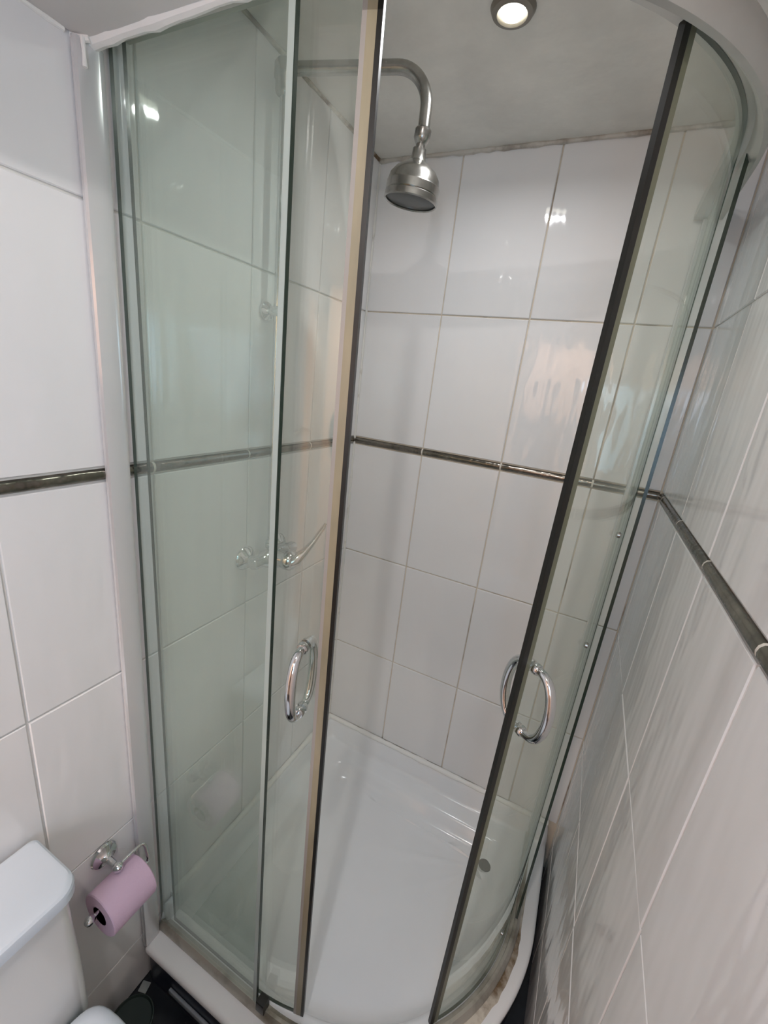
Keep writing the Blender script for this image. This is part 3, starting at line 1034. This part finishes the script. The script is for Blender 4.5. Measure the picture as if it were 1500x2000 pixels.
hand_r, hand_l = Vector((0.772, -1.405, 1.490)), Vector((0.668, -1.400, 1.490))
jn = {
    'pelvis': (PX, PY, 0.94, (0.150, 0.115)), 'waist': (PX, PY, 1.08, (0.140, 0.105)), 'chest': (PX, PY + 0.005, 1.28, (0.160, 0.115)),
    'top': (PX, PY + 0.01, 1.40, (0.120, 0.085)), 'neck': (PX + 0.005, PY + 0.025, 1.480, 0.058), 'jaw': (PX + 0.012, PY + 0.055, 1.550, (0.074, 0.088)),
    'head': (PX + 0.015, PY + 0.055, 1.630, (0.090, 0.112)), 'crown': (PX + 0.016, PY + 0.045, 1.700, (0.070, 0.086)),
    'shr': (PX + 0.175, PY + 0.01, 1.385, 0.062), 'elr': (0.745, PY + 0.215, 1.185, 0.046), 'wrr': (hand_r.x + 0.004, hand_r.y - 0.055, hand_r.z - 0.050, 0.030), 'hdr': (hand_r.x, hand_r.y, hand_r.z, (0.022, 0.034)),
    'shl': (PX - 0.175, PY + 0.01, 1.385, 0.062), 'ell': (0.42, PY + 0.255, 1.200, 0.046), 'wrl': (hand_l.x - 0.020, hand_l.y - 0.055, hand_l.z - 0.050, 0.030), 'hdl': (hand_l.x, hand_l.y, hand_l.z, (0.022, 0.034)),
    'hpr': (PX + 0.092, PY, 0.86, 0.098), 'knr': (PX + 0.10, PY + 0.01, 0.49, 0.064), 'anr': (PX + 0.105, PY - 0.02, 0.09, 0.044), 'ftr': (PX + 0.115, PY + 0.12, 0.042, (0.040, 0.034)),
    'hpl': (PX - 0.092, PY, 0.86, 0.098), 'knl': (PX - 0.10, PY + 0.01, 0.49, 0.064), 'anl': (PX - 0.105, PY - 0.02, 0.09, 0.044), 'ftl': (PX - 0.115, PY + 0.12, 0.042, (0.040, 0.034))}
je = [('pelvis', 'waist'), ('waist', 'chest'), ('chest', 'top'), ('top', 'neck'), ('neck', 'jaw'), ('jaw', 'head'), ('head', 'crown'),
      ('top', 'shr'), ('shr', 'elr'), ('elr', 'wrr'), ('wrr', 'hdr'), ('top', 'shl'), ('shl', 'ell'), ('ell', 'wrl'), ('wrl', 'hdl'),
      ('pelvis', 'hpr'), ('hpr', 'knr'), ('knr', 'anr'), ('anr', 'ftr'), ('pelvis', 'hpl'), ('hpl', 'knl'), ('knl', 'anl'), ('anl', 'ftl')]


def body_mat(c):
    if c.z < 0.10:
        return 3
    if c.z < 0.92:
        return 2
    if c.z > 1.455 and c.y < -1.60:
        return 0
    if c.y > hand_r.y - 0.06 and c.z > hand_r.z - 0.065:
        return 0
    return 1


body = skinned('body', jn, je, 'pelvis', [M['skin'], M['jumper'], M['denim'], M['shoe']], pe, body_mat)


def fingers(h, sgn):
    """four fingers curling round the phone edge and a thumb on its back; sgn: side of the phone"""
    spans = [(0.030, 0.074, 0.0085), (0.012, 0.082, 0.0088), (-0.006, 0.076, 0.0085), (-0.022, 0.060, 0.0075)]
    for i, (dz, ln, r) in enumerate(spans):
        a = Vector((h.x, h.y + 0.005, h.z + dz))
        nd = {'a': (*a, r * 1.1), 'b': (a.x + sgn * 0.006, a.y + ln * 0.55, a.z + 0.012, r), 'c': (a.x - sgn * 0.008, a.y + ln * 0.88, a.z + 0.014, r * 0.92), 'd': (a.x - sgn * 0.026, a.y + ln * 0.92, a.z + 0.014, r * 0.8)}
        skinned('finger', nd, [('a', 'b'), ('b', 'c'), ('c', 'd')], 'a', [M['skin']], pe, None, 1)
    a = Vector((h.x - sgn * 0.008, h.y - 0.012, h.z - 0.004))
    nd = {'a': (*a, 0.0115), 'b': (a.x - sgn * 0.016, a.y + 0.016, a.z + 0.030, 0.0100), 'c': (a.x - sgn * 0.026, a.y + 0.028, a.z + 0.054, 0.0085)}
    skinned('thumb', nd, [('a', 'b'), ('b', 'c')], 'a', [M['skin']], pe, None, 1)


fingers(hand_r, 1)
fingers(hand_l, -1)
HC = Vector((PX + 0.015, PY + 0.055, 1.628)) - PO


def face(dx_, dz):
    """front of the face at this offset from the head centre, in the person's own frame"""
    ys = [v.co.y for v in body.data.vertices if abs(v.co.x - HC.x - dx_) < 0.016 and abs(v.co.z - HC.z - dz) < 0.016]
    return max(ys) if ys else HC.y + 0.08


def nz(dz, out, r):
    return (HC.x + PO.x, face(0.0, dz) + out + PO.y, HC.z + dz, r)


skinned('nose', {'a': nz(0.004, -0.004, 0.009), 'b': nz(-0.030, 0.010, 0.0135), 'c': nz(-0.040, -0.002, 0.012)}, [('a', 'b'), ('b', 'c')], 'a', [M['skin']], pe, None, 1)
lathe('mouth', [(0.0, -0.022), (0.004, -0.016), (0.0055, 0.0), (0.004, 0.016), (0.0, 0.022)], Vector((HC.x, face(0.0, -0.066) - 0.001, HC.z - 0.066)), (1, 0, 0), M['lip'], pe, 12)
for sx in (-1, 1):
    fy = face(sx * 0.030, 0.004)
    lathe('eye', [(0.0, -0.012), (0.008, -0.009), (0.012, 0.0), (0.008, 0.009), (0.0, 0.012)], Vector((HC.x + sx * 0.030, fy - 0.007, HC.z + 0.004)), (0, 1, 0), M['eye'], pe, 16)
    lathe('pupil', [(0.0, 0.0), (0.0055, 0.0), (0.004, 0.0016), (0.0, 0.002)], Vector((HC.x + sx * 0.030, fy + 0.0042, HC.z + 0.004)), (0, 1, 0), M['hair'], pe, 14)
    tube('eyebrow', [(HC.x + sx * 0.016, face(sx * 0.016, 0.026) + 0.001, HC.z + 0.024), (HC.x + sx * 0.032, face(sx * 0.032, 0.028) + 0.001, HC.z + 0.028), (HC.x + sx * 0.046, face(sx * 0.046, 0.024) + 0.0, HC.z + 0.024)], 0.003, M['hair'], pe, 8)
    xs = [abs(v.co.x - HC.x) for v in body.data.vertices if abs(v.co.y - HC.y + 0.01) < 0.02 and abs(v.co.z - HC.z + 0.008) < 0.02]
    ex = max(xs) if xs else 0.078
    lathe('ear', [(0.0, -0.006), (0.022, -0.004), (0.027, 0.002), (0.022, 0.008), (0.008, 0.006), (0.0, 0.004)], Vector((HC.x + sx * (ex + 0.001), HC.y - 0.008, HC.z - 0.008)), (sx, -0.25, 0), M['skin'], pe, 16)
# short dark hair: a cap over crown and back of the head
V, Fc = [], []
nu, nv = 28, 12
hv = [v.co - HC for v in body.data.vertices if v.co.z > HC.z - 0.09 and (v.co - HC).length < 0.2]
top = max(v.z for v in hv)
hw_, hf, hb_ = max(abs(v.x) for v in hv), max(v.y for v in hv), -min(v.y for v in hv)
cy, ry = (hf - hb_) / 2, (hf + hb_) / 2
for j in range(nv + 1):
    for i in range(nu):
        t = 2 * PI * i / nu
        front = max(0.0, math.sin(t))
        ph = (PI * 0.66 - front ** 0.7 * PI * 0.36) * j / nv
        V.append(HC + Vector(((hw_ + 0.007) * math.sin(ph) ** 0.85 * math.cos(t), cy - 0.004 + (ry + 0.006) * math.sin(ph) ** 0.85 * math.sin(t), 0.012 + (top - 0.002) * math.cos(ph))))
for j in range(nv):
    for i in range(nu):
        Fc.append((j * nu + i, j * nu + (i + 1) % nu, (j + 1) * nu + (i + 1) % nu, (j + 1) * nu + i))
mesh('hair', V, Fc, M['hair'], pe, angle=80)

# the phone, just behind the viewpoint
ph = box('mobile_phone', (-0.0375, -0.0775, -0.004), (0.0375, 0.0775, 0.004), M['phone'], None, 0.003)
pc = CAM - fwd * 0.016 - u2 * 0.052 - r2 * 0.012
ph.matrix_world = Matrix(((r2.x, u2.x, -fwd.x, pc.x), (r2.y, u2.y, -fwd.y, pc.y), (r2.z, u2.z, -fwd.z, pc.z), (0, 0, 0, 1)))
tag(ph, 'black mobile phone held up in both hands of the person', 'phone')
